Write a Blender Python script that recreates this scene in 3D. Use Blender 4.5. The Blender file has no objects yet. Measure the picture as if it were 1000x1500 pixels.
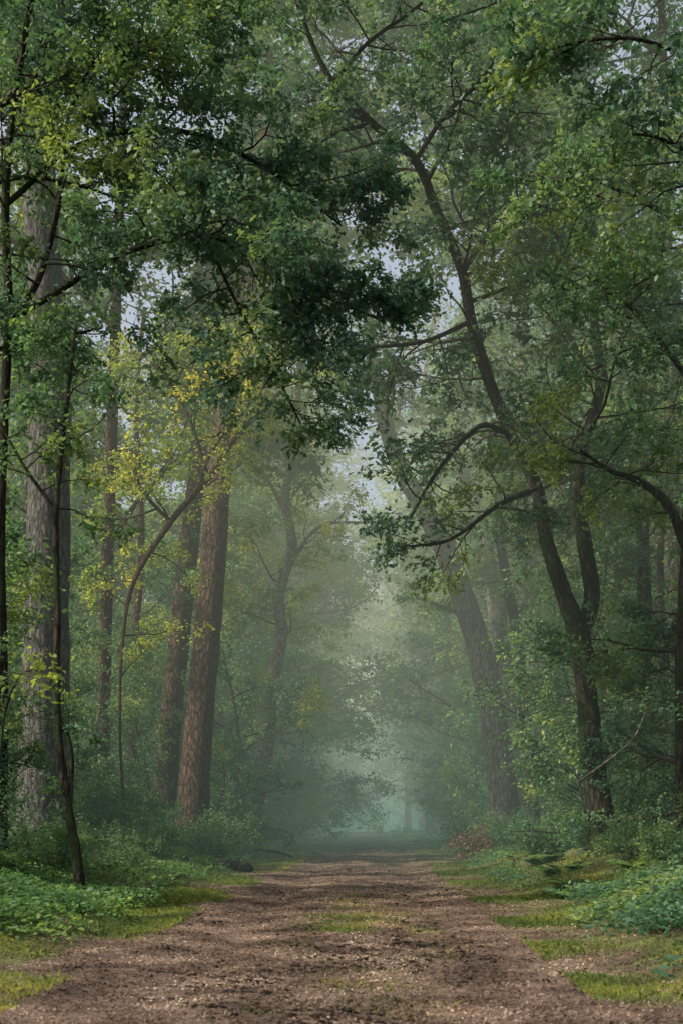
import bpy, math, random, time
import numpy as np
from mathutils import Vector
T00=time.time()
SEED=11
random.seed(SEED); rng=np.random.default_rng(SEED)
C=bpy.context.scene.collection
F=2000.0; HZ=1188.0; H=1.3
def at(px,py,Y): return ((px-500)/F*Y, Y, H+(HZ-py)/F*Y)
# ---------------- noise / terrain
_lat=rng.random((256,256))
def vnoise(x,y):
    xi=np.floor(x).astype(int); yi=np.floor(y).astype(int)
    fx=x-xi; fy=y-yi; fx=fx*fx*(3-2*fx); fy=fy*fy*(3-2*fy)
    a=_lat[xi%256,yi%256]; b=_lat[(xi+1)%256,yi%256]; c=_lat[xi%256,(yi+1)%256]; d=_lat[(xi+1)%256,(yi+1)%256]
    return (a*(1-fx)+b*fx)*(1-fy)+(c*(1-fx)+d*fx)*fy-0.5
def sstep(a,b,x):
    t=np.clip((x-a)/(b-a),0,1); return t*t*(3-2*t)
def xc(y): return -0.45+0.027*y
def gz(x,y):
    x=np.asarray(x,float); y=np.asarray(y,float)
    u=x-xc(y); d=np.abs(u)
    b=sstep(2.3,6.6,d)
    z=0.95*b + (0.42*vnoise(x*0.35,y*0.35)+0.2*vnoise(x*1.1+9,y*1.1))*sstep(1.9,4.5,d)
    z+=0.035*vnoise(x*2.3,y*2.3)+0.025*vnoise(x*7,y*7)+0.016*vnoise(x*17,y*17)
    z-=0.035*np.exp(-((d-1.0)/0.35)**2)
    z-=1.6*sstep(85,128,y)*(1-sstep(5,20,d))
    z+=sstep(20,90,d)*6
    return z
def gz1(x,y): return float(gz(np.array([x]),np.array([y]))[0])
# ---------------- mesh helpers
def mesh_np(name,V,faces,mat,parent=None,tint=None,smooth=False):
    me=bpy.data.meshes.new(name)
    V=np.asarray(V,np.float32); me.vertices.add(len(V)); me.vertices.foreach_set('co',V.ravel())
    if not isinstance(faces,list): faces=[faces]
    faces=[f for f in faces if len(f)]
    loops=np.concatenate([f.ravel() for f in faces]).astype(np.int32)
    tot=np.concatenate([np.full(len(f),f.shape[1]) for f in faces])
    st=np.concatenate([[0],np.cumsum(tot)[:-1]]).astype(np.int32)
    me.loops.add(len(loops)); me.loops.foreach_set('vertex_index',loops)
    me.polygons.add(len(tot)); me.polygons.foreach_set('loop_start',st)
    if smooth: me.polygons.foreach_set('use_smooth',np.ones(len(tot),bool))
    me.update(calc_edges=True)
    if tint is not None:
        a=me.attributes.new('tint','FLOAT','FACE'); a.data.foreach_set('value',np.asarray(tint,np.float32))
    me.materials.append(mat)
    o=bpy.data.objects.new(name,me); C.objects.link(o)
    if parent: o.parent=parent
    return o
class Geo:
    def __init__(s): s.V=[];s.Q=[];s.n=0
    def tube(s,P,R,sides,rough=0):
        P=np.asarray(P,float); R=np.asarray(R,float); n=len(P)
        t=np.gradient(P,axis=0); t/=np.linalg.norm(t,axis=1,keepdims=True)+1e-9
        ov=np.abs(P[-1]-P[0]); ref=np.zeros(3); ref[int(np.argmin(ov))]=1
        a=np.cross(t,ref); a/=np.linalg.norm(a,axis=1,keepdims=True)+1e-9; b=np.cross(t,a)
        th=np.linspace(0,2*math.pi,sides,endpoint=False)
        rr=R[:,None]*np.ones((1,sides))
        if rough: 
            rr=rr*(1+rough*(rng.random((n,sides))-0.5)+rough*0.8*np.sin(th*3+rng.random()*6)[None]*np.linspace(1,0.2,n)[:,None])
        V=P[:,None]+rr[...,None]*(np.cos(th)[None,:,None]*a[:,None]+np.sin(th)[None,:,None]*b[:,None])
        i=np.arange(n-1)[:,None]*sides; j=np.arange(sides)[None]; k=(j+1)%sides
        Q=np.stack([i+j,i+k,i+sides+k,i+sides+j],-1).reshape(-1,4)+s.n
        s.V.append(V.reshape(-1,3)); s.Q.append(Q); s.n+=n*sides
    def build(s,name,mat,parent=None,smooth=True):
        return mesh_np(name,np.concatenate(s.V),np.concatenate(s.Q),mat,parent,smooth=smooth)
def smoothpath(pts,sub=5):
    P=np.array(pts,float); 
    P=np.vstack([2*P[0]-P[1],P,2*P[-1]-P[-2]]); out=[]
    for i in range(1,len(P)-2):
        for k in range(sub):
            t=k/sub
            out.append(0.5*((2*P[i])+(-P[i-1]+P[i+1])*t+(2*P[i-1]-5*P[i]+4*P[i+1]-P[i+2])*t*t+(-P[i-1]+3*P[i]-3*P[i+1]+P[i+2])*t**3))
    out.append(P[-2]); return np.array(out)
# ---------------- branching
def norm(v):
    l=math.sqrt(v[0]**2+v[1]**2+v[2]**2)+1e-9; return (v[0]/l,v[1]/l,v[2]/l)
def g(): return random.gauss(0,1)
class Tree:
    def __init__(s): s.geo=Geo(); s.fine=Geo(); s.tw=[]
def branch(T,p,d,L,r,lvl,o):
    n=max(4,min(9,int(L/0.3))); st=L/n; pts=[p]; w=o.get('wig',0.22)
    for i in range(n):
        d=norm((d[0]+g()*w,d[1]+g()*w,d[2]+g()*w*0.7+o.get('trop',0.03)))
        p=(p[0]+d[0]*st,p[1]+d[1]*st,p[2]+d[2]*st); pts.append(p)
    R=np.linspace(r,max(r*0.25,0.003),n+1)
    if r>o.get('rmin',0.004): T.fine.tube(pts,R,6 if r>0.04 else (4 if r>0.015 else 3))
    if lvl>=o['maxl']:
        for i in range(max(0,n//4),n): T.tw.append((pts[i],pts[i+1]))
    else:
        spawn(T,pts,R,max(2,int(L*o['dens'][lvl]+0.5)),L*o.get('ratio',0.5),lvl+1,o,0.15)
        T.tw.append((pts[-2],pts[-1]))
def spawn(T,pts,R,n,L,lvl,o,t0=0.2,t1=1.0):
    m=len(pts)-1
    for i in range(n):
        t=t0+(t1-t0)*(i+random.random())/n; q=min(t*m,m-1e-4); k=int(q); f=q-k
        a=pts[k]; b=pts[k+1]; p=tuple(a[j]+(b[j]-a[j])*f for j in range(3)); tn=norm([b[j]-a[j] for j in range(3)])
        ang=math.radians(random.uniform(35,80)); v=norm((g(),g(),g())); dt=sum(v[j]*tn[j] for j in range(3)); v=norm([v[j]-dt*tn[j] for j in range(3)])
        d=[tn[j]*math.cos(ang)+v[j]*math.sin(ang) for j in range(3)]
        d[2]=d[2]*o.get('flat',0.55)+o.get('up',0.08); d=norm(d)
        Lc=L*(1.2-0.6*t)*random.uniform(0.65,1.25); rr=min(float(R[k])*0.65,Lc*0.013+0.003)
        branch(T,p,d,Lc,rr,lvl,o)
LEAF={'oak':np.array([(0,0),(.28,.2),(.42,.1),(.62,.3),(.78,.14),(1,0.0),(.78,-.14),(.62,-.3),(.42,-.1),(.28,-.2)]),
 'oval':np.array([(0,0),(.3,.24),(.7,.22),(1,0),(.7,-.22),(.3,-.24)]),
 'quad':np.array([(0,0),(.5,.32),(1,0),(.5,-.32)]),
 'needle':np.array([(0,0.02),(1,.012),(1,-.012),(0,-.02)]),
 'frag':np.array([(0,0),(.4,.3),(.9,.25),(1,-.1),(.5,-.3)])}
def leafgeo(pos,dirn,nor,size,kind,curl=0.12):
    n=len(pos); t=LEAF[kind]; k=len(t)
    dirn=dirn/(np.linalg.norm(dirn,axis=1,keepdims=True)+1e-9)
    nor=nor-dirn*np.sum(nor*dirn,1,keepdims=True); nor/=np.linalg.norm(nor,axis=1,keepdims=True)+1e-9
    b=np.cross(nor,dirn); s=size[:,None,None]
    zz=(np.abs(t[:,1])*1.0-(t[:,0]**2)*1.2)*curl
    V=pos[:,None]+s*(t[None,:,0,None]*dirn[:,None]+t[None,:,1,None]*b[:,None]+zz[None,:,None]*nor[:,None])
    return V.reshape(-1,3),np.arange(n*k).reshape(n,k)
def crown_leaves(T,n,size,kind,up=0.7,spread=0.1,droop=0.25):
    A=np.array([a for a,b in T.tw]); B=np.array([b for a,b in T.tw])
    i=rng.integers(0,len(A),n); u=rng.random((n,1)); pos=A[i]+(B[i]-A[i])*u+rng.normal(0,spread,(n,3))*rng.random((n,1))*1.6
    sd=(B-A)/ (np.linalg.norm(B-A,axis=1,keepdims=True)+1e-9)
    d=sd[i]*0.6+rng.normal(0,0.7,(n,3)); d[:,2]=d[:,2]*0.6-droop
    nr=rng.normal(0,0.6,(n,3)); nr[:,2]+=up
    sz=size*rng.uniform(0.5,1.25,n)
    V,Fc=leafgeo(pos,d,nr,sz,kind)
    tseg=rng.random(len(A)); tint=np.clip(0.5*tseg[i]+0.5*rng.random(n),0,1)
    return V,Fc,tint
# ---------------- materials
def nt(m): 
    m.use_nodes=True; n=m.node_tree; n.nodes.clear(); return n
def ramp(n,cols):
    r=n.nodes.new('ShaderNodeValToRGB'); e=r.color_ramp.elements
    while len(e)<len(cols): e.new(0.5)
    for i,(p,c) in enumerate(cols): e[i].position=p; e[i].color=(*c,1)
    return r
def painted_mist_out(m,n,shader):
    # mist glow painted into surfaces: grows down the ride, warmer and brighter higher up
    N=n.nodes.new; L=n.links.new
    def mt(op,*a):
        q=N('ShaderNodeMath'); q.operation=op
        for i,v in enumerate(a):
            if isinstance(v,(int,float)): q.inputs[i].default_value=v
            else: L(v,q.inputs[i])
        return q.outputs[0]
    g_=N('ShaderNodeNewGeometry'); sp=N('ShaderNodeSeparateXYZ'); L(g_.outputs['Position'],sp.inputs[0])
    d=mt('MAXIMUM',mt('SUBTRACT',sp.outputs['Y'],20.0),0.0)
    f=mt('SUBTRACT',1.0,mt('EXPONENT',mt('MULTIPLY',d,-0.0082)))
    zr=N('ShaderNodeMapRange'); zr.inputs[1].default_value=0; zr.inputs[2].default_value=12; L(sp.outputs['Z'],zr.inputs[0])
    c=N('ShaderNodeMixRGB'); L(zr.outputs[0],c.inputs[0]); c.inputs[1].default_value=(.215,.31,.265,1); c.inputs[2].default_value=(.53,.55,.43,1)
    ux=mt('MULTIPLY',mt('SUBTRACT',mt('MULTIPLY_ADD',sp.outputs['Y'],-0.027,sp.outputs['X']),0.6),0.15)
    gl=mt('EXPONENT',mt('MULTIPLY',mt('MULTIPLY',ux,ux),-1.0))  # extra mist glow painted along the middle of the ride
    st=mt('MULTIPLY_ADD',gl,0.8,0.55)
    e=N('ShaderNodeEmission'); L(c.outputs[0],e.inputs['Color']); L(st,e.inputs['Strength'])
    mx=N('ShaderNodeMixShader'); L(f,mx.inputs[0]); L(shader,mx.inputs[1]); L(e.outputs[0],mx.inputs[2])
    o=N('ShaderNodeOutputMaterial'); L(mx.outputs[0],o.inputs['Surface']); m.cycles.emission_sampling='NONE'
def leafmat(name,cols,trans=0.4,rough=0.5,spec=0.25,nscale=0.6,simple=False):
    m=bpy.data.materials.new(name); n=nt(m); N=n.nodes.new; L=n.links.new
    at_=N('ShaderNodeAttribute'); at_.attribute_name='tint'
    tc=N('ShaderNodeTexCoord'); nz=N('ShaderNodeTexNoise'); nz.inputs['Scale'].default_value=nscale; nz.inputs['Detail'].default_value=0
    L(tc.outputs['Object'],nz.inputs['Vector'])
    mt=N('ShaderNodeMath'); mt.operation='MULTIPLY_ADD'; L(nz.outputs['Fac'],mt.inputs[0]); mt.inputs[1].default_value=1.6
    m2=N('ShaderNodeMath'); m2.operation='MULTIPLY_ADD'; L(at_.outputs['Fac'],m2.inputs[0]); m2.inputs[1].default_value=0.6; m2.inputs[2].default_value=-0.58
    L(m2.outputs[0],mt.inputs[2])
    r=ramp(n,cols); L(mt.outputs[0],r.inputs['Fac'])
    if simple: p=N('ShaderNodeBsdfDiffuse'); L(r.outputs['Color'],p.inputs['Color'])
    else:
        p=N('ShaderNodeBsdfPrincipled'); p.inputs['Roughness'].default_value=rough; p.inputs['Specular IOR Level'].default_value=spec
        L(r.outputs['Color'],p.inputs['Base Color'])
    t=N('ShaderNodeBsdfTranslucent'); hs=N('ShaderNodeMixRGB'); hs.blend_type='MULTIPLY'; hs.inputs[0].default_value=1; hs.inputs[2].default_value=(1.45,1.5,0.8,1)
    L(r.outputs['Color'],hs.inputs[1]); L(hs.outputs[0],t.inputs['Color'])
    mx=N('ShaderNodeMixShader'); mx.inputs[0].default_value=trans; L(p.outputs[0],mx.inputs[1]); L(t.outputs[0],mx.inputs[2])
    painted_mist_out(m,n,mx.outputs[0]); return m
def barkmat(name,cols,sxy=9,sz=1.6,bump=0.8,moss=None):
    m=bpy.data.materials.new(name); n=nt(m); N=n.nodes.new; L=n.links.new
    g_=N('ShaderNodeNewGeometry'); mp=N('ShaderNodeMapping'); mp.inputs['Scale'].default_value=(sxy,sxy,sz); L(g_.outputs['Position'],mp.inputs['Vector'])
    nz=N('ShaderNodeTexNoise'); nz.inputs['Scale'].default_value=1.6; nz.inputs['Detail'].default_value=5; nz.inputs['Roughness'].default_value=0.7; L(mp.outputs[0],nz.inputs['Vector'])
    vo=N('ShaderNodeTexVoronoi'); vo.feature='DISTANCE_TO_EDGE'; vo.inputs['Scale'].default_value=1.3
    wv=N('ShaderNodeMixRGB'); wv.blend_type='ADD'; wv.inputs[0].default_value=0.9; L(mp.outputs[0],wv.inputs[1]); L(nz.outputs['Color'],wv.inputs[2]); L(wv.outputs[0],vo.inputs['Vector'])
    cr=N('ShaderNodeMapRange'); cr.inputs[1].default_value=0.0; cr.inputs[2].default_value=0.2; cr.inputs[3].default_value=-.24; cr.inputs[4].default_value=0.06; L(vo.outputs['Distance'],cr.inputs[0])
    ad=N('ShaderNodeMath'); ad.operation='ADD'; L(cr.outputs[0],ad.inputs[0]); L(nz.outputs['Fac'],ad.inputs[1])
    r=ramp(n,cols); L(ad.outputs[0],r.inputs['Fac'])
    col=r.outputs['Color']
    if moss:
        n2=N('ShaderNodeTexNoise'); n2.inputs['Scale'].default_value=1.7; n2.inputs['Detail'].default_value=4; L(g_.outputs['Position'],n2.inputs['Vector'])
        mr=N('ShaderNodeMapRange'); mr.inputs[1].default_value=0.45; mr.inputs[2].default_value=0.65; L(n2.outputs['Fac'],mr.inputs[0])
        mm=N('ShaderNodeMixRGB'); L(mr.outputs[0],mm.inputs[0]); L(col,mm.inputs[1]); mm.inputs[2].default_value=(*moss,1); col=mm.outputs[0]
    bp=N('ShaderNodeBump'); bp.inputs['Strength'].default_value=bump; bp.inputs['Distance'].default_value=0.06; L(ad.outputs[0],bp.inputs['Height'])
    p=N('ShaderNodeBsdfPrincipled'); p.inputs['Roughness'].default_value=0.9; p.inputs['Specular IOR Level'].default_value=0.15
    L(col,p.inputs['Base Color']); L(bp.outputs[0],p.inputs['Normal'])
    painted_mist_out(m,n,p.outputs[0]); return m
M={}
M['oak_leaf']=leafmat('oak_leaf',[(0,(.038,.09,.07)),(.45,(.068,.142,.1)),(.8,(.12,.2,.105)),(1,(.22,.28,.09))],0.35)
M['green_leaf']=leafmat('green_leaf',[(0,(.05,.115,.08)),(.45,(.09,.18,.105)),(.8,(.15,.24,.105)),(1,(.27,.33,.09))],0.4)
M['gold_sunlit_leaf']=leafmat('gold_sunlit_leaf',[(0,(.11,.17,.065)),(.45,(.2,.26,.07)),(.8,(.36,.37,.075)),(1,(.55,.48,.1))],0.5)  # yellow leaf colour with warm sunlight painted in for the tree crowns
M['far_leaf']=leafmat('far_leaf',[(0,(.055,.13,.09)),(.45,(.105,.195,.11)),(.8,(.18,.27,.1)),(1,(.32,.36,.1))],0.45,simple=True)
M['needle']=leafmat('needle',[(0,(.03,.07,.045)),(.5,(.06,.12,.065)),(1,(.12,.18,.07))],0.2,simple=True)
M['brown_leaf']=leafmat('brown_leaf',[(0,(.08,.04,.025)),(.5,(.17,.085,.05)),(1,(.28,.15,.08))],0.3)
M['fern']=leafmat('fern',[(0,(.045,.11,.055)),(.5,(.09,.185,.075)),(1,(.2,.3,.085))],0.4)
M['grass']=leafmat('grass',[(0,(.075,.115,.045)),(.5,(.14,.19,.06)),(1,(.33,.33,.085))],0.35,nscale=0.9,simple=True)
M['litter']=leafmat('litter',[(0,(.025,.02,.017)),(.35,(.08,.057,.045)),(.7,(.19,.138,.11)),(1,(.4,.32,.255))],0.1,rough=0.7,nscale=1.3,simple=True)
M['clod']=barkmat('clod',[(0,(.012,.01,.009)),(1,(.04,.032,.027))],20,20)
M['bark_pine']=barkmat('bark_pine',[(.2,(.014,.009,.007)),(.45,(.064,.04,.032)),(.8,(.16,.104,.083))],8,2.6,1.0)
M['bark_grey']=barkmat('bark_grey',[(.2,(.022,.022,.022)),(.45,(.08,.079,.077)),(.8,(.175,.173,.17))],8,2.6,1.0)
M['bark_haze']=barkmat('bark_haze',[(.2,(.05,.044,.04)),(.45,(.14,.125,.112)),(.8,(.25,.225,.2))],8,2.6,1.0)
M['bark_oak']=barkmat('bark_oak',[(.2,(.01,.009,.007)),(.45,(.033,.028,.024)),(.8,(.08,.068,.057))],10,2.4,1.0,moss=(.028,.045,.018))
M['bark_pale']=barkmat('bark_pale',[(.2,(.08,.074,.068)),(.5,(.21,.195,.18)),(.9,(.38,.36,.34))],8,4,0.8)
M['twig']=barkmat('twig',[(.2,(.018,.015,.013)),(.9,(.07,.056,.045))],14,5,0.4)
M['bark_gold']=barkmat('bark_gold',[(.2,(.025,.017,.012)),(.9,(.1,.065,.045))],10,3,0.6)
def groundmat():
    m=bpy.data.materials.new('forest_floor'); n=nt(m); N=n.nodes.new; L=n.links.new
    ge=N('ShaderNodeNewGeometry'); sp=N('ShaderNodeSeparateXYZ'); L(ge.outputs['Position'],sp.inputs[0])
    def math_(op,a,b=None,c=None):
        q=N('ShaderNodeMath'); q.operation=op
        for i,v in enumerate((a,b,c)):
            if v is None: continue
            if isinstance(v,(int,float)): q.inputs[i].default_value=v
            else: L(v,q.inputs[i])
        return q.outputs[0]
    def noise(s,d=4,r=0.6):
        q=N('ShaderNodeTexNoise'); q.inputs['Scale'].default_value=s; q.inputs['Detail'].default_value=d; q.inputs['Roughness'].default_value=r
        L(ge.outputs['Position'],q.inputs['Vector']); return q.outputs['Fac']
    u=math_('ABSOLUTE',math_('ADD',math_('MULTIPLY_ADD',sp.outputs['Y'],-0.027,sp.outputs['X']),0.45))
    hw=math_('MAXIMUM',math_('MULTIPLY_ADD',sp.outputs['Y'],-0.018,2.55),1.15)
    e=math_('SUBTRACT',u,hw); e=math_('ADD',e,math_('MULTIPLY_ADD',noise(1.1,5,.7),4.0,-2.0))
    mk=N('ShaderNodeMapRange'); mk.inputs[1].default_value=-0.3; mk.inputs[2].default_value=0.7; L(e,mk.inputs[0])
    rp=ramp(n,[(.27,(.033,.026,.022)),(.42,(.112,.08,.065)),(.57,(.185,.136,.112)),(.72,(.32,.25,.21))]); L(noise(8,7,0.8),rp.inputs['Fac'])
    rl=ramp(n,[(.35,(.36,.35,.35)),(.62,(1.25,1.19,1.15))]); L(noise(1.3,4,.7),rl.inputs['Fac'])
    mu=N('ShaderNodeMixRGB'); mu.blend_type='MULTIPLY'; mu.inputs[0].default_value=1; L(rp.outputs[0],mu.inputs[1]); L(rl.outputs[0],mu.inputs[2])
    rg=ramp(n,[(.3,(.06,.048,.033)),(.48,(.09,.105,.04)),(.7,(.17,.21,.06))]); L(noise(2.2,5,0.7),rg.inputs['Fac'])
    mx=N('ShaderNodeMixRGB'); L(mk.outputs[0],mx.inputs[0]); L(mu.outputs[0],mx.inputs[1]); L(rg.outputs[0],mx.inputs[2])
    bp=N('ShaderNodeBump'); bp.inputs['Strength'].default_value=1; bp.inputs['Distance'].default_value=0.05; L(noise(18,6,0.75),bp.inputs['Height'])
    p=N('ShaderNodeBsdfPrincipled'); p.inputs['Roughness'].default_value=0.9; p.inputs['Specular IOR Level'].default_value=0.2
    L(mx.outputs[0],p.inputs['Base Color']); L(bp.outputs[0],p.inputs['Normal'])
    painted_mist_out(m,n,p.outputs[0]); return m
M['ground']=groundmat()
# ---------------- tags
def tag(o,label=None,cat=None,group=None,kind=None):
    if label: o['label']=label
    if cat: o['category']=cat
    if group: o['group']=group
    if kind: o['kind']=kind
    return o
def empty(name,loc=(0,0,0),rz=0):
    o=bpy.data.objects.new(name,None); C.objects.link(o); o.location=loc; o.rotation_euler=(0,0,rz); return o
def copy_tree(o,parent=None):
    c=o.copy(); C.objects.link(c); c.parent=parent
    for ch in o.children: copy_tree(ch,c)
    return c
# ---------------- ground
def grid(us,ys,dz,name,inner=None):
    U,Y=np.meshgrid(us,ys); X=U+xc(Y); Z=gz(X,Y)+dz
    if inner: Z=Z-0.06*(np.abs(U)<inner)
    V=np.stack([X,Y,Z],-1).reshape(-1,3); a=len(us); b=len(ys)
    i=np.arange(b-1)[:,None]*a; j=np.arange(a-1)[None]
    Q=np.stack([i+j,i+j+1,i+a+j+1,i+a+j],-1).reshape(-1,4)
    o=mesh_np(name,V,Q,M['ground'],smooth=True); o['kind']='structure'; return o
ys=np.concatenate([np.linspace(-20,5,12),np.linspace(5.1,40,260),np.linspace(40.6,140,110),np.linspace(150,500,15)])
us=np.concatenate([-np.geomspace(300,8.3,22),np.linspace(-8,8,161),np.geomspace(8.3,300,22)])
grid(us,ys,0,'ground',1.95)
grid(np.linspace(-2,2,41),ys[ys<118],0.004,'path')
# ---------------- hero tree
def P(px,py,Y,w): x,y,z=at(px,py,Y); return (x,y,z,w/F*Y/2)
def hero(name,label,cat,trunk,bark,limbs=(),tspawn=None,leaf=('green_leaf','oval',0.09),nleaf=12000,o=None,ground=True,group=None,rough=0.12,sides=14,crownname='crown',spread=.1):
    T=Tree(); tp=smoothpath(trunk,6)
    if ground:
        b=tp[0].copy(); z0=gz1(b[0],b[1])-0.15
        if b[2]>z0+0.3:
            dirx=(tp[0]-tp[3]); ext=[]
            for q,f in ((z0,1.45),(z0+0.25,1.2),(z0+0.6,1.05)):
                if q<b[2]-0.1:
                    e=b.copy(); e[2]=q; s=(b[2]-q)/max(0.2,abs(dirx[2]))*0.5; e[0]+=dirx[0]*s; e[3]*=f; ext.append(e)
            tp=np.vstack([ext,tp]) if ext else tp
    root=empty(name,(float(tp[0][0]),float(tp[0][1]),float(tp[0][2])))
    tg=Geo(); tg.tube(tp[:,:3],tp[:,3],sides,rough)
    off=tp[0][:3]
    def shift(G_): G_.V=[v-off for v in G_.V]
    shift(tg); tg.build('trunk',bark,root)
    if tspawn: spawn(T,[tuple(q) for q in tp[:,:3]],tp[:,3],tspawn[0],tspawn[1],0,o,tspawn[2],tspawn[3] if len(tspawn)>3 else 1.0)
    for lb in limbs:
        lp=smoothpath(lb['p'],5); lg=Geo(); lg.tube(lp[:,:3],lp[:,3],9,0.15); shift(lg); lg.build('limb',lb.get('mat',bark),root)
        spawn(T,[tuple(q) for q in lp[:,:3]],lp[:,3],lb.get('n',10),lb.get('L',1.8),lb.get('lvl',1),o,lb.get('t0',0.2))
    if T.fine.V: shift(T.fine); T.fine.build('branches',M['twig'],root)
    if nleaf and T.tw:
        V,Fc,t=crown_leaves(T,nleaf,leaf[2],leaf[1],spread=spread); mesh_np(crownname,V-off,Fc,M[leaf[0]],root,tint=t)
    tag(root,label,cat,group); return root
OB=dict(maxl=2,dens=[2.2,3.0],ratio=0.5,flat=0.6,up=0.05,trop=0.01)
OBd=dict(maxl=2,dens=[2.4,3.4],ratio=0.55,flat=0.45,up=0.0,trop=-0.005)
YR=24
hero('oak_tree','dark mossy oak on the right bank, trunk forking and one stem arching left','tree',
 [P(882,1200,YR,38),P(868,1110,YR,34),P(858,1000,YR,31),P(848,930,YR,33),P(826,870,YR,24),P(800,790,YR,21),P(786,715,YR+.2,19),P(745,630,YR+.4,17),P(712,545,YR+.5,17),P(690,470,YR+.4,16),P(676,395,YR,15),P(640,310,YR-.5,14),P(608,235,YR-1,13),P(545,180,YR-1.3,11),P(488,120,YR-1.6,9),P(452,50,YR-1.8,7),P(430,-40,YR-2,5)],
 M['bark_oak'],
 limbs=[dict(p=[P(850,925,YR,26),P(866,880,YR,24),P(860,820,YR,23),P(846,740,YR,21),P(852,660,YR+.3,18),P(880,560,YR+.6,15),P(870,450,YR+1,12),P(900,330,YR+1,8)],n=13,L=3.2,lvl=0,t0=.45),
  dict(p=[P(745,635,YR+.4,9),P(700,625,YR-.3,8),P(640,690,YR-1,6),P(600,760,YR-1.5,4)],n=8,L=1.5),
  dict(p=[P(676,400,YR,9),P(720,340,YR,7),P(790,300,YR-1,6),P(860,230,YR-2,4)],n=10,L=1.8),
  dict(p=[P(608,235,YR-1,8),P(650,170,YR-1.4,7),P(700,120,YR-2,5),P(760,40,YR-2,3)],n=14,L=1.9),
  dict(p=[P(545,180,YR-1.3,7),P(480,200,YR-1.8,5),P(420,260,YR-2.5,4),P(340,300,YR-3,3)],n=12,L=1.7),
  dict(p=[P(488,120,YR-1.6,7),P(540,60,YR-2,6),P(610,10,YR-2,5),P(680,-60,YR-2,3)],n=14,L=1.8),
  dict(p=[P(690,470,YR+.4,8),P(620,500,YR,6),P(540,510,YR-.6,5),P(470,530,YR-1,3)],n=9,L=1.4),
  dict(p=[P(786,715,YR,9),P(730,740,YR-.8,7),P(660,790,YR-1.5,5),P(600,800,YR-2,3)],n=9,L=1.3)],
 tspawn=(18,3.0,.4),leaf=('oak_leaf','oak',0.125),nleaf=42000,o=OBd)
YL=19
hero('oak_tree','dark slim oak at the left edge, leafy limb hanging over the path','tree',
 [P(2,1215,YL,17),P(4,1000,YL,15),P(0,800,YL,14),P(6,620,YL,13),P(12,450,YL,13),P(8,300,YL,12),P(20,150,YL,10),P(50,-20,YL,8)],M['bark_oak'],
 limbs=[dict(p=[P(10,480,YL,12),P(55,410,YL,10),P(85,300,YL,9),P(98,180,YL,6),P(140,80,YL,4)],n=9,L=1.6),
  dict(p=[P(12,470,YL,11),P(80,430,YL,9),P(180,370,YL,9),P(300,345,YL,8),P(390,380,YL+.2,7),P(470,430,YL+.5,5),P(560,470,YL+.8,3)],n=22,L=2.0,lvl=0,t0=.35),
  dict(p=[P(8,300,YL,9),P(120,210,YL+.5,8),P(260,190,YL+1,7),P(380,240,YL+1,6),P(500,330,YL+1.5,3)],n=18,L=1.8,lvl=0,t0=.3),
  dict(p=[P(300,345,YL,6),P(350,450,YL-.3,5),P(400,540,YL-.5,4),P(440,620,YL-.5,3)],n=14,L=1.3)],
 tspawn=(8,1.7,.5),leaf=('oak_leaf','oak',0.11),nleaf=33000,o=OBd)
hero('pine_tree','broad grey scaly pine trunk at the left edge, thickest trunk in view','tree',
 [P(62,1200,26,76),P(66,1050,26,69),P(68,850,26,63),P(74,600,26,57),P(68,430,26,51),P(58,280,26,46),P(70,120,26,38),P(95,-60,26,34),P(110,-200,26,20)],M['bark_grey'],
 tspawn=(12,2.2,.75),leaf=('needle','needle',0.16),nleaf=14000,o=OB,sides=20)
hero('pine_tree','reddish brown pine trunk leaning right on the left bank, nearest the path','tree',
 [P(282,1215,34,48),P(291,1080,34,42),P(303,950,34,39),P(314,800,34,37),P(326,660,34,34),P(347,520,34,29),P(368,390,34,25),P(385,250,34,20),P(395,80,34,15)],M['bark_pine'],
 tspawn=(14,2.6,.7),leaf=('needle','needle',0.16),nleaf=14000,o=OB,sides=18)
hero('pine_tree','dim brown pine trunk just behind the reddish leaning pine on the left','tree',
 [P(240,1205,37,34),P(252,1050,37,32),P(269,880,37,30),P(284,740,37,27),P(298,600,37,22),P(330,400,37,14)],M['bark_pine'],
 tspawn=(10,2.6,.7),leaf=('needle','needle',0.18),nleaf=9000,o=OB)
hero('birch_tree','grey thin crooked trunk right of the reddish pine beside the path','tree',
 [P(372,1200,38,20),P(390,1110,38,19),P(398,1010,38,18),P(412,930,38,17),P(408,870,38,17),P(427,800,38,15),P(418,730,38,13),P(432,650,38,11),P(440,520,38,8),P(450,420,38,5)],M['bark_pale'],
 limbs=[dict(p=[P(410,870,38,8),P(430,820,38,6),P(470,770,38,5),P(540,765,37,3)],n=7,L=1.5),
        dict(p=[P(420,760,38,6),P(390,700,38,5),P(350,660,38,3)],n=7,L=1.5),
        dict(p=[P(400,1010,38,5),P(430,1020,37.5,4),P(455,1030,37,3)],n=9,L=.9)],
 tspawn=(12,1.9,.3),leaf=('gold_sunlit_leaf','oval',0.1),nleaf=8000,o=OB)
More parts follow.
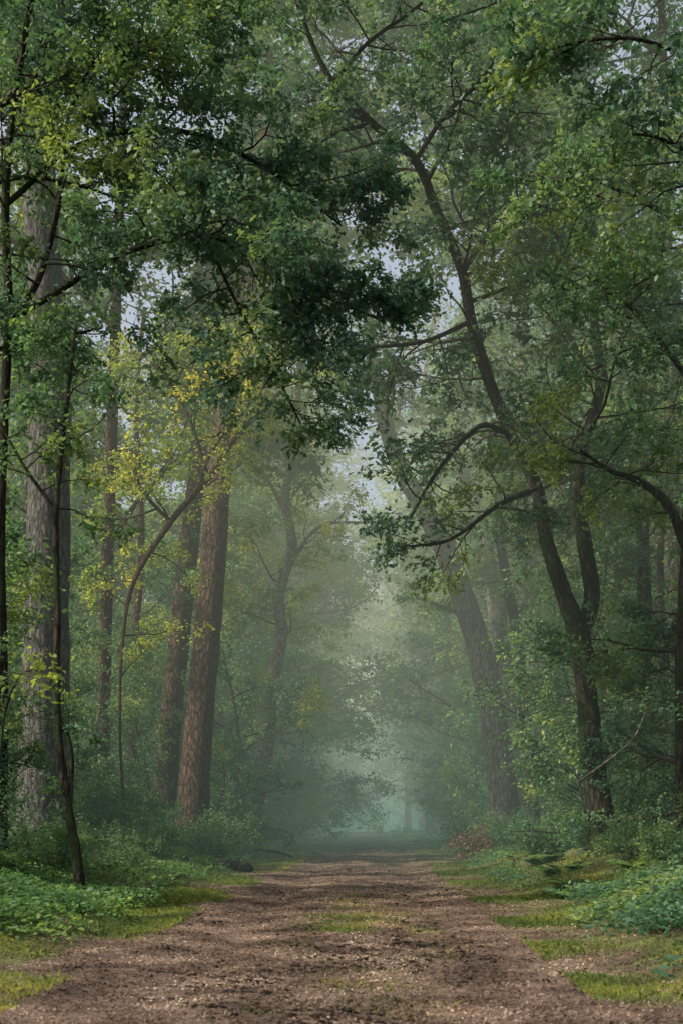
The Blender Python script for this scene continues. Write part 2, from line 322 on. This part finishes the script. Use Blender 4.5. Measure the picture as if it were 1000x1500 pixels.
hero('leaning_tree','slender leaning tree with leaves coloured sunlit gold crossing in front of the reddish pine','tree',
 [P(182,1180,30,4),P(176,1080,30,4),P(178,960,30,5),P(195,855,30,7),P(250,765,30,9),P(305,700,30,9),P(350,635,30,8),P(395,590,30,6),P(440,540,30,4)],M['bark_gold'],
 limbs=[dict(p=[P(290,715,30,7),P(310,660,30,6),P(350,610,30,5),P(390,600,30,3)],n=10,L=1.5),
  dict(p=[P(305,700,30,6),P(280,620,30,5),P(250,560,30,4),P(220,520,30,3)],n=14,L=1.8),
  dict(p=[P(350,635,30,6),P(340,590,30,5),P(310,540,30,4),P(300,500,30,3)],n=12,L=1.7),
  dict(p=[P(250,765,30,6),P(210,720,30,5),P(190,660,30,3)],n=12,L=1.6)],
 tspawn=(18,1.7,.25),leaf=('gold_sunlit_leaf','oval',0.095),nleaf=14000,o=OB)
hero('sapling','thin dark crooked sapling stem in front of the broad grey pine','tree',
 [P(112,1245,18,14),P(100,1180,18,13),P(84,1060,18,12),P(84,900,18,10),P(82,760,18,9),P(92,640,18,7),P(104,540,18,5),P(112,470,18,3)],M['bark_oak'],
 limbs=[dict(p=[P(84,750,18,6),P(40,690,18,5),P(0,620,18,3)],n=7,L=1.1),dict(p=[P(86,1050,18,8),P(104,1100,18,7),P(104,1180,18,5)],n=2,L=.5)],
 tspawn=(9,1.3,.6),leaf=('green_leaf','oval',0.085),nleaf=3500,o=OB)
hero('sapling','small sapling with bright yellow leaves at the left edge','sapling',
 [P(-12,1210,16,5),P(0,1110,16,4),P(8,1040,16,4),P(30,990,16,3),P(60,980,16,2)],M['bark_oak'],
 tspawn=(10,.45,.5),leaf=('gold_sunlit_leaf','oval',0.09),nleaf=220,o=OB)
hero('pine_tree','hazy pine leaning steeply left over the path on the right side','tree',
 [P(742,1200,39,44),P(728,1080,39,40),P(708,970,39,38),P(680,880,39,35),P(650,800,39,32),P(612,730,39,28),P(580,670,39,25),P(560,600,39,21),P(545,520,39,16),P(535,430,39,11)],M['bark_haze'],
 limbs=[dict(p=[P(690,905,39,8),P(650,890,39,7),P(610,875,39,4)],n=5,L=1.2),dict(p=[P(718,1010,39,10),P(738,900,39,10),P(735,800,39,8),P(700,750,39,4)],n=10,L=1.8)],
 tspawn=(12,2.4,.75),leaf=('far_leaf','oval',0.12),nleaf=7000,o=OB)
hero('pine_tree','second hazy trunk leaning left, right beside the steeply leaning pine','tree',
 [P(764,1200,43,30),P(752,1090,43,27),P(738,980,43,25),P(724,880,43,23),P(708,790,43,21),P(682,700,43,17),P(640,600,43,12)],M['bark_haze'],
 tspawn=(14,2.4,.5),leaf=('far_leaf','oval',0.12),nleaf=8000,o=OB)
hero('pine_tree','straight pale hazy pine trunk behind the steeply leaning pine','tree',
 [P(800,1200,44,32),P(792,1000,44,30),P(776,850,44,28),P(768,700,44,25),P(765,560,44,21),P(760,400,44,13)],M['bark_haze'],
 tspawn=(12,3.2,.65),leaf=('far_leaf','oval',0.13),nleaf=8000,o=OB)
hero('slender_tree','slim hazy trunk bending left between the leaning pines and the forked oak','tree',
 [P(782,1200,37,17),P(770,1080,37,16),P(762,960,37,15),P(742,850,37,14),P(728,760,37,12),P(735,660,37,9),P(720,560,37,6)],M['bark_oak'],
 tspawn=(16,1.7,.35),leaf=('green_leaf','oval',0.1),nleaf=7000,o=OB)
hero('dead_tree','rough dark trunk right of the forked oak, farther back on the bank','tree',
 [P(932,1200,28,22),P(938,1080,28,21),P(946,930,28,20),P(942,800,28,18),P(938,650,28,16),P(935,520,28,13),P(890,440,28,9),P(870,380,28,5)],M['bark_oak'],
 tspawn=(18,2.6,.15),leaf=('green_leaf','oval',0.105),nleaf=16000,o=OBd,rough=.35)
hero('broadleaf_tree','dark trunk at the right edge, thick limb reaching left above the bank','tree',
 [P(998,1210,22,18),P(996,1000,22,17),P(1002,850,22,16),P(1010,700,22,15),P(1016,500,22,13),P(1010,300,22,11),P(1015,100,22,8)],M['bark_oak'],
 limbs=[dict(p=[P(1002,800,22,14),P(978,740,22,13),P(935,705,22,10),P(895,690,21.6,7),P(850,660,21,4)],n=10,L=1.6),
        dict(p=[P(1012,560,22,9),P(950,480,21.5,7),P(900,430,21,5),P(850,400,21,3)],n=12,L=1.6),
        dict(p=[P(1010,330,22,9),P(930,290,21,7),P(860,260,20.5,5),P(790,270,20,3)],n=12,L=1.6)],
 tspawn=(22,1.9,.1),leaf=('green_leaf','oval',0.095),nleaf=31000,o=OBd)
hero('oak_tree','nearer oak outside the right edge, its twigs filling the top right corner','tree',
 [P(1190,1240,14,26),P(1180,900,14,24),P(1160,500,14,20),P(1120,200,14,16),P(1080,0,14,12),P(1040,-100,14,8)],M['bark_oak'],
 limbs=[dict(p=[P(1120,200,14,9),P(1040,110,13.5,7),P(950,60,13,6),P(850,60,13,5),P(760,90,13,3)],n=12,L=1.0,lvl=0),
        dict(p=[P(1140,330,14,8),P(1050,250,13.5,7),P(960,200,13,5),P(880,200,13,3)],n=10,L=.9),
        dict(p=[P(1080,0,14,8),P(960,-40,13.5,6),P(800,-20,13.5,4),P(680,20,14,3)],n=12,L=.9)],
 leaf=('oak_leaf','oak',0.085),nleaf=7500,o=OBd)
hero('broadleaf_tree','nearer tree outside the left edge, its leaves filling the top left corner','tree',
 [P(-120,1230,19,26),P(-110,900,19,24),P(-90,500,19,20),P(-60,200,19,16),P(-40,0,19,12),P(0,-120,19,8)],M['bark_oak'],
 limbs=[dict(p=[P(-60,200,19,9),P(40,130,19,8),P(150,90,19.5,6),P(280,60,20,4)],n=20,L=1.8,lvl=0),
        dict(p=[P(-100,600,19,8),P(-20,520,19,7),P(60,500,19,5),P(150,480,19.5,3)],n=10,L=1.3),
        dict(p=[P(-75,300,19,8),P(20,260,19,7),P(110,270,19,5),P(200,300,19.5,3)],n=12,L=1.5),
        dict(p=[P(-40,0,19,8),P(90,-40,19,6),P(220,-20,19.5,4),P(380,20,20,3)],n=14,L=1.8)],
 tspawn=(12,1.8,.5),leaf=('green_leaf','oval',0.085),nleaf=31000,o=OBd)
OC=dict(maxl=2,dens=[1.5,2.2],ratio=.5,flat=.5,up=.05,trop=0,rmin=.006)
hero('broadleaf_tree','tall tree at the back right whose long boughs close the canopy at the top','tree',
 [P(1000,1205,34,22),P(990,900,34,20),P(985,600,34,18),P(975,300,34,15),P(970,50,34,11),P(960,-120,34,7)],M['bark_pine'],
 limbs=[dict(p=[P(985,500,34,9),P(880,400,34,7),P(760,330,34,6),P(640,290,34,3)],n=20,L=4,lvl=0,t0=.1),
        dict(p=[P(975,300,34,9),P(860,180,34,7),P(740,110,34,6),P(600,90,34,3)],n=24,L=4,lvl=0,t0=.05),
        dict(p=[P(970,80,34,8),P(840,0,34,7),P(700,-40,34,5),P(560,-20,34,3)],n=24,L=3.8,lvl=0,t0=.02),
        dict(p=[P(988,760,34,8),P(900,690,34,6),P(820,600,34,5),P(720,560,34,3)],n=12,L=3.0,lvl=0,t0=.2)],
 tspawn=(16,3.5,.5),leaf=('far_leaf','oval',0.15),nleaf=90000,o=OC,spread=.18)
hero('broadleaf_tree','tall tree at the back left whose long boughs close the canopy at the top','tree',
 [P(150,1205,36,20),P(155,900,36,18),P(165,600,36,16),P(175,300,36,14),P(185,50,36,10),P(195,-120,36,7)],M['bark_pine'],
 limbs=[dict(p=[P(165,560,36,8),P(260,480,36,7),P(360,420,36,5),P(470,380,36,3)],n=18,L=3.6,lvl=0,t0=.2),
        dict(p=[P(175,340,36,8),P(280,250,36,7),P(400,190,36,5),P(520,200,36,3)],n=20,L=3.8,lvl=0,t0=.2),
        dict(p=[P(183,80,36,8),P(290,20,36,7),P(400,0,36,5),P(520,20,36,3)],n=18,L=3.6,lvl=0,t0=.1),
        dict(p=[P(178,200,36,8),P(90,120,36,7),P(0,80,36,5),P(-60,60,36,3)],n=20,L=3.8,lvl=0,t0=.05),
        dict(p=[P(165,480,36,8),P(90,400,36,7),P(0,340,36,5)],n=14,L=3.4,lvl=0,t0=.05),
        dict(p=[P(158,800,36,8),P(230,700,36,6),P(330,650,36,5),P(420,640,36,3)],n=14,L=3.0,lvl=0,t0=.2)],
 leaf=('far_leaf','oval',0.15),nleaf=105000,o=OC,spread=.18)
for (px,Y,w,lab) in ((36,34,22,'dark trunk half hidden behind the broad grey pine'),(198,40,14,'thin straight trunk between the broad grey pine and the reddish pine'),(355,55,20,'hazy trunk between the reddish pine and the grey crooked trunk'),(632,70,15,'dim slender trunk beside the far end of the path on the right'),
  (445,75,12,'faint thin trunk left of the far end of the path'),(470,95,10,'fainter thin trunk next to the far end of the path on its left'),(825,46,16,'hazy trunk just left of the forked oak foot'),(905,40,12,'thin trunk between the forked oak and the rough dark trunk'),(968,30,12,'thin dark trunk between the rough dark trunk and the right edge'),
  (322,50,9,'faint thin stem touching the right side of the reddish pine'),(700,58,14,'faint trunk left of the steeply leaning pine foot'),(596,92,10,'very faint trunk right of the far end of the path'),(425,62,12,'thin hazy trunk just right of the grey crooked trunk')):
    hero('slender_tree',lab,'tree',[P(px,1205,Y,w),P(px+random.uniform(-8,8),1000,Y,w*.9),P(px+random.uniform(-12,12),800,Y,w*.8),P(px+random.uniform(-16,16),600,Y,w*.6),P(px+random.uniform(-20,20),450,Y,w*.4)],M['bark_pine'],
     tspawn=(14,.055*Y+.5,.35),leaf=('far_leaf','oval',0.09+0.001*Y),nleaf=7500,o=OB)
# ---------------- background variants
def variant(kind,seed):
    random.seed(seed)
    T=Tree(); 
    if kind=='tall': h=random.uniform(20,25); r=.2; t0=.22; n=38; L=5.0; nl=34000; ls=.19; mat='far_leaf'
    elif kind=='mid': h=random.uniform(11,15); r=.13; t0=.1; n=34; L=3.8; nl=27000; ls=.165; mat='far_leaf'
    else: h=random.uniform(6,8.5); r=.05; t0=.06; n=28; L=2.2; nl=11500; ls=.105; mat='green_leaf'
    pts=[];a=random.uniform(-.06,.06);b=random.uniform(-.06,.06)
    for i in range(13):
        t=i/12; pts.append((a*h*t+.25*math.sin(t*7+seed),b*h*t+.25*math.cos(t*5+seed)-.25*math.cos(seed),h*t-.3,max(.012,r*(1-.85*t)*(1.3 if i==0 else 1))))
    tp=smoothpath(pts,3); tp[:,0]-=tp[0,0]; tp[:,1]-=tp[0,1]
    root=empty({'tall':'broadleaf_tree','mid':'young_tree','low':'understorey_tree'}[kind])
    tg=Geo(); tg.tube(tp[:,:3],tp[:,3],9,.12); tg.build('trunk',M['bark_pine'] if seed%2 else M['bark_grey'],root)
    o=dict(maxl=2,dens=[1.5,2.0],ratio=.5,flat=.45,up=.08,trop=.01,rmin=.006)
    if kind=='low': o=dict(maxl=1,dens=[3.6],ratio=.5,flat=.5,up=.13,trop=.02)
    spawn(T,[tuple(q) for q in tp[:,:3]],tp[:,3],n,L,0,o,t0)
    T.fine.build('branches',M['twig'],root)
    V,Fc,t=crown_leaves(T,nl,ls,'oval' if kind=='low' else 'quad',spread=.18 if kind!='low' else .1); mesh_np('crown',V,Fc,M[mat],root,tint=t)
    return root
VAR={k:[variant(k,s) for s in (1,2,3)] for k in ('tall','mid','low')}
used=set(); random.seed(5)
HERO=[(75,26,60),(300,34,45),(246,37,30),(402,38,36),(865,24,40),(935,28,25),(725,40,60),(660,40,70),(600,40,50),(765,40,30)]
def blocked(x,y,rad):
    px=500+x/y*F
    return any(y<Yh+1 and abs(px-hx)<hw*.5+rad/y*F for hx,Yh,hw in HERO)
def place(kind,x,y,label,group,s=1.0,cat='tree'):
    i=random.randrange(3); v=VAR[kind][i]
    if (kind,i) not in used: used.add((kind,i)); o=v
    else: o=copy_tree(v)
    o.location=(x,y,gz1(x,y)-.1); o.rotation_euler=(0,0,random.uniform(0,6.28)); o.scale=(s,s,s*random.uniform(.92,1.08))
    tag(o,label,cat,group); return o
cnt=0
for side,nm in ((-1,'left'),(1,'right')):
    y=46
    while y<112:
        w=.25*y+1
        for k in range(3 if y<62 else 2):
            for tr in range(10):
                u=random.uniform(4.2 if y<60 else 3.0,max(7,w)); 
                if k==0: u=random.uniform(3.4,5.2)
                x=xc(y)+side*u; yy=y+random.uniform(-2,2)
                if not blocked(x,yy,1.0): break
            else: continue
            kd='tall' if random.random()<.5 else 'mid'
            place(kd,x,yy,f'hazy leafy tree in the wood on the {nm} beyond the nearer trunks',f'background trees {nm} of the path',random.uniform(.85,1.1)); cnt+=1
        y+=random.uniform(5,7)
    y=19
    while y<66:
        for k in range(3 if y>26 else 2):
            u=random.uniform(3.4,4.4) if (k==0 and y>28) else random.uniform(4.6,max(6.5,.24*y+1))
            x=xc(y)+side*u; yy=y+random.uniform(-1,1)
            if blocked(x,yy,.65): continue
            place('low',x,yy,f'leafy understorey tree with thin stems on the {nm} bank between taller trunks',f'understorey trees on the {nm} bank',random.uniform(.45,1.0)); cnt+=1
        y+=random.uniform(2.2,3.2)
for k in range(10):
    yy=random.uniform(116,140); place('tall' if k%2 else 'mid',xc(yy)+(-12+2.6*k),yy,'far pale tree closing the view beyond the end of the path','far trees beyond the path end',random.uniform(.9,1.15))
# far wood mass
nW=150000
wx=np.where(rng.random(nW)<.5,rng.uniform(-75,80,nW),rng.uniform(-16,24,nW)); wy=rng.uniform(146,175,nW); hh=20+12*vnoise(wx*.13,wy*.1)+6*vnoise(wx*.5,wy*.3); wz=hh*rng.random(nW)**1.15-1.5
kp=(vnoise(wx*.6+wz*.2,wz*.7)>-.25)|(wz<7)
pos=np.stack([wx,wy,wz],-1)[kp]; dd=rng.normal(0,1,pos.shape); nn=rng.normal(0,.8,pos.shape); nn[:,2]+=.5
V,Fc=leafgeo(pos,dd,nn,.7*rng.uniform(.5,1.2,len(pos)),'quad'); o=mesh_np('distant_wood',V,Fc,M['far_leaf'],tint=rng.random(len(pos)))
tag(o,'misty distant foliage of the wood closing the far end of the ride','wood',kind='stuff')
# ---------------- shrubs
def shrub_variant(seed,mat='green_leaf',h=1.3,nl=3600,ls=.075):
    random.seed(seed); root=empty('shrub'); T=Tree()
    o=dict(maxl=1,dens=[4],ratio=.45,flat=.8,up=.25,trop=.05)
    for i in range(16):
        a=random.uniform(0,6.28); d=norm((math.cos(a)*.7,math.sin(a)*.7,1)); branch(T,(math.cos(a)*.12,math.sin(a)*.12,-.1),d,h*random.uniform(.6,1.15),.012,0,o)
    T.fine.build('stems',M['twig'],root)
    V,Fc,t=crown_leaves(T,nl,ls,'oval',spread=.09); mesh_np('foliage',V,Fc,M[mat],root,tint=t); return root
SH=[shrub_variant(s) for s in (21,22,23)]; BR=shrub_variant(31,'brown_leaf',1.0,1500,.07)
bx_=at(686,1188,35); BR.location=(bx_[0],35,gz1(bx_[0],35)); tag(BR,'rusty brown withered bush at the foot of the leaning pine','bush')
random.seed(8); su=set()
def pshrub(x,y,s,label,group):
    i=random.randrange(3)
    if i in su: o=copy_tree(SH[i])
    else: su.add(i); o=SH[i]
    o.location=(x,y,gz1(x,y)); o.rotation_euler=(0,0,random.uniform(0,6.28)); o.scale=(s,s,s*random.uniform(.8,1.2)); tag(o,label,'shrub',group)
for side,nm in ((-1,'left'),(1,'right')):
    y=18
    while y<70:
        for k in range(4 if y>26 else 3):
            u=random.uniform(3.2 if y>26 else 3.9,max(5.5,.22*y)); pshrub(xc(y)+side*u,y+random.uniform(-1,1),random.uniform(.5,1.1) if y>26 else random.uniform(.3,.6),f'low dark green shrub in the undergrowth on the {nm} bank',f'shrubs on the {nm} bank')
        y+=random.uniform(2.0,3.2)
for k in range(14):
    yy=random.uniform(114,126); pshrub(xc(yy)+random.uniform(-6,6),yy,random.uniform(1.8,2.6),'dark bluish bush at the far end of the path','bushes at the far end of the path')
# ---------------- ferns
def fern_mesh(seed):
    r=np.random.default_rng(seed); pos=[];d=[];nn=[];sz=[]
    for f in range(11):
        a=r.uniform(0,6.28); L=r.uniform(.5,.8); hd=np.array([math.cos(a),math.sin(a),0]); side=np.array([-hd[1],hd[0],0])
        for k in range(26):
            t=k/25; q=hd*L*t*.85+np.array([0,0,1])*(L*(1.0*t-.75*t*t)); w=L*.34*math.sin(math.pi*min(1,t*.85+.12))
            for sg in (-1,1):
                pos.append(q); d.append(side*sg+hd*.35+np.array([0,0,-.15])); nn.append(np.array([0,0,1])+r.normal(0,.15,3)); sz.append(max(.02,w))
    V,Fc=leafgeo(np.array(pos),np.array(d),np.array(nn),np.array(sz),'oval',.1)
    return V,Fc,np.repeat(r.random(11),52)
LEAF['oval_keep']=LEAF['oval']; LEAF['oval']=LEAF['oval']*np.array([1,.42])
fm=[]
for s in (1,2,3):
    a_,b_,c_=fern_mesh(s); fm.append(mesh_np('fern',a_,b_,M['fern'],tint=c_))
LEAF['oval']=LEAF['oval_keep']
fu=set()
for side,nm in ((-1,'left'),(1,'right')):
    for k in range(60):
        y=random.uniform(19,46); u=random.uniform(2.9,max(4.5,.17*y+1)); x=xc(y)+side*u; i=random.randrange(3)
        o=fm[i] if i not in fu else fm[i].copy()
        if i in fu: C.objects.link(o)
        fu.add(i); s=random.uniform(.35,.8); o.location=(x,y,gz1(x,y)-.02); o.scale=(s,s,s); o.rotation_euler=(random.uniform(-.15,.15),random.uniform(-.15,.15),random.uniform(0,6.28))
        tag(o,f'green bracken fern arching at the foot of the {nm} bank beside the path','fern',f'ferns along the {nm} verge')
# ---------------- stuff on the ground
def scatter(n,y0,y1,ufun,pw=2.0):
    y=y0*(y1/y0)**(rng.random(n)); u=ufun(n,y); x=u+xc(y); return x,y,u
def grass(name,n,y0,y1,ufun,hh,label,dens=None,mat='grass',w=.005,tb=0):
    x,y,u=scatter(n,y0,y1,ufun)
    keep=np.ones(len(x),bool)
    if dens is not None: keep=rng.random(len(x))<dens(x,y,u)
    x,y=x[keep],y[keep]; z=gz(x,y); m=len(x); pos=np.stack([x,y,z-.005],-1)
    d=rng.normal(0,.45,(m,3)); d[:,2]=1; nr=rng.normal(0,1,(m,3)); sz=hh*rng.uniform(.4,1.2,m)*(1+1.5*vnoise(x*1.7,y*1.2))
    d/=np.linalg.norm(d,axis=1,keepdims=True); nr=np.cross(d,nr); nr/=np.linalg.norm(nr,axis=1,keepdims=True)
    ww=(w*(y/14)**.5)[:,None]*nr; bend=rng.normal(0,.35,(m,3)); bend[:,2]=-.15
    mid=pos+d*sz[:,None]*.55; tip=pos+d*sz[:,None]+bend*sz[:,None]
    V=np.stack([pos-ww,pos+ww,mid+ww*.8,tip,mid-ww*.8],1).reshape(-1,3); Fc=np.arange(m*5).reshape(m,5)
    o=mesh_np(name,V,Fc,M[mat],tint=np.clip(rng.random(m)*.7+1.1*vnoise(x*.7+11,y*.3)+.12+tb,0,1)); tag(o,label,'grass',kind='stuff')
def verge(n,y): 
    s=np.where(rng.random(n)<.5,-1,1); return s*(np.maximum(2.1-.018*y,.9)+np.abs(rng.normal(0,1.4,n)))
def dverge(x,y,u): return np.clip(sstep(1.6,2.8,np.abs(u)+np.minimum(.018*y,1.4)+2.8*vnoise(x*1.2,y*.7))*(.12+2.6*(vnoise(x*1.3+50,y*.7)+.18)),0,1)
grass('verge_grass',310000,8,84,verge,.065,'short yellow green grass and moss along both edges of the path',dverge)
grass('median_grass',60000,8.5,24,lambda n,y: rng.normal(.2,.4,n),.035,'thin patch of short grass in the middle of the path',lambda x,y,u: np.clip(1.3*(vnoise(x*1.9,y*.8+3)+.22),0,1)*np.exp(-((y-15)/4.5)**2),tb=.1)
def ground_cover(name,n,y0,y1,ufun,hh,ls,label,dens,mat='green_leaf'):
    x,y,u=scatter(n,y0,y1,ufun); k=rng.random(n)<dens(x,y,u); x,y=x[k],y[k]; m=len(x)
    hloc=hh*(.2+2.0*np.clip(vnoise(x*1.6,y*1.6)+.45,0,1)); z=gz(x,y)+hloc*rng.random(m)**.7
    d=rng.normal(0,1,(m,3)); d[:,2]*=.3; nr=rng.normal(0,.5,(m,3)); nr[:,2]+=1
    V,Fc=leafgeo(np.stack([x,y,z],-1),d,nr,ls*rng.uniform(.5,1.6,m),'oval'); o=mesh_np(name,V,Fc,M[mat],tint=rng.random(m)); tag(o,label,'ground cover',kind='stuff')
ground_cover('ground_cover',110000,13,50,lambda n,y:-(2.4+np.abs(rng.normal(0,1.8,n))),.17,.056,'low leafy green plants carpeting the left verge',lambda x,y,u: np.clip(2.4*(vnoise(x*1.1,y*.6+20)+.14),0,1)*sstep(2.3,3.5,np.abs(u)+1.4*vnoise(x*2,y*2)),'fern')
ground_cover('ground_cover',110000,10,50,lambda n,y:(2.5+np.abs(rng.normal(0,1.8,n))),.17,.056,'low bramble leaves and weeds carpeting the right verge',lambda x,y,u: np.clip(2.4*(vnoise(x*1.1+7,y*.6+20)+.16),0,1)*sstep(2.3,3.6,np.abs(u)+1.4*vnoise(x*2,y*2)),'green_leaf')
def litter(name,n,y0,y1,sig,ls,label,kind='frag',mat='litter'):
    x,y,u=scatter(n,y0,y1,lambda n,y:rng.normal(0,sig,n)); z=gz(x,y)+rng.uniform(.002,.015,n)
    d=rng.normal(0,1,(n,3)); d[:,2]*=.25; nr=rng.normal(0,.45,(n,3)); nr[:,2]+=1
    V,Fc=leafgeo(np.stack([x,y,z],-1),d,nr,ls*rng.uniform(.4,1.4,n),kind,.3); o=mesh_np(name,V,Fc,M[mat],tint=rng.random(n)); tag(o,label,'litter',kind='stuff')
litter('leaf_litter',210000,6.5,60,2.3,.023,'small brown fallen leaves and bark chips scattered over the path')
litter('needle_litter',50000,6.5,40,1.9,.07,'reddish fallen pine needles strewn over the path','needle')
def clods(n):
    base=np.array([(1,0,0),(-1,0,0),(0,1,0),(0,-1,0),(0,0,1),(0,0,-1)],float); fc=np.array([(0,2,4),(2,1,4),(1,3,4),(3,0,4),(2,0,5),(1,2,5),(3,1,5),(0,3,5)])
    x,y,u=scatter(n,7,60,lambda n,y:np.clip(rng.normal(0.1,.9,n),-2,2)+rng.uniform(-.2,.2,n)); s=np.clip(rng.lognormal(-4.3,.5,n),.003,.032)
    k=rng.random(n)<np.clip(.3+2.4*vnoise(x*1.1+5,y*.5),.06,1); x,y,s=x[k],y[k],s[k]; n=len(x)
    pos=np.stack([x,y,gz(x,y)+s*.2],-1); V=pos[:,None]+s[:,None,None]*base[None]*rng.uniform(.5,1.5,(n,6,1))*np.array([1.4,1.4,.5])
    Fc=(fc[None]+6*np.arange(n)[:,None,None]).reshape(-1,3); o=mesh_np('soil_clods',V.reshape(-1,3),Fc,M['clod'],smooth=False); tag(o,'dark crumbs of soil and bark lying on the path','soil',kind='stuff')
clods(16000)
def stick(name,label,cat,pts,mat,sides=8):
    tp=smoothpath(pts,5); off=tp[0][:3].copy(); gg=Geo(); gg.tube(tp[:,:3]-off,tp[:,3],sides,.2); o=gg.build(name,mat); o.location=off; tag(o,label,cat); return o
def GP(px,Y,r,dz=0): x=(px-500)/F*Y; return (x,Y,gz1(x,Y)+dz,r)
stick('mossy_log','short dark mossy log lying at the left edge of the path','log',[GP(295,29,.04,.02),GP(315,28.9,.08,.05),GP(340,28.8,.11,.08),GP(366,28.7,.1,.08),GP(370,28.7,.02,.08)],M['bark_oak'],12)
stick('fallen_branch','thin curved fallen branch at the left edge of the path behind the log','branch',[GP(432,36,.03,.02),GP(420,36,.035,.16),GP(400,36,.04,.22),GP(380,36.4,.04,.25),GP(365,37,.03,.1)],M['bark_oak'])
stick('fallen_stick','small dark stick lying across the middle of the path','stick',[GP(575,13.4,.008,.02),GP(600,13.5,.012,.035),GP(625,13.3,.01,.03),GP(640,13.6,.004,.04)],M['bark_oak'])
stick('bare_branch','thin bare branch leaning beside the forked oak on the right bank','branch',[P(848,1145,21,4),P(885,1118,21,3.5),P(925,1085,21,3),P(945,1045,21,2)],M['bark_pale'])
# ---------------- light
S=Vector((-.66,-.2,.62)).normalized()
sl=bpy.data.lights.new('sun','SUN'); sl.energy=4.8; sl.angle=math.radians(.8); sl.color=(1,.88,.7); so=bpy.data.objects.new('sun',sl); C.objects.link(so); so.rotation_euler=S.to_track_quat('Z','Y').to_euler()
w=bpy.data.worlds.new('World'); bpy.context.scene.world=w; w.use_nodes=True; wn=w.node_tree; sk=wn.nodes.new('ShaderNodeTexSky'); sk.sky_type='NISHITA'; sk.sun_disc=False
sk.sun_elevation=math.asin(S.z); sk.sun_rotation=math.atan2(S.x,S.y); sk.air_density=1.0; sk.dust_density=8.0; sk.ozone_density=0.5
veil=wn.nodes.new('ShaderNodeMixRGB'); veil.blend_type='ADD'; veil.inputs[0].default_value=1; veil.inputs[2].default_value=(2.0,2.05,2.0,1)
bg=wn.nodes['Background']; wn.links.new(sk.outputs[0],veil.inputs[1]); wn.links.new(veil.outputs[0],bg.inputs[0]); bg.inputs[1].default_value=.14
# ---------------- camera
cd=bpy.data.cameras.new('camera'); cam=bpy.data.objects.new('camera',cd); C.objects.link(cam); cam.location=(0,0,H); cam.rotation_euler=(math.radians(90),0,0)
cd.sensor_fit='HORIZONTAL'; cd.sensor_width=24; cd.lens=48; cd.shift_y=(HZ-750)/1000; cd.clip_end=1500; cd.clip_start=.1
cd.dof.use_dof=True; cd.dof.focus_distance=27; cd.dof.aperture_fstop=3.2
bpy.context.scene.camera=cam
sc=bpy.context.scene; sc.view_settings.view_transform='Standard'; sc.view_settings.look='None'; sc.view_settings.exposure=0
print('build time',time.time()-T00,'objects',len(bpy.data.objects),cnt)
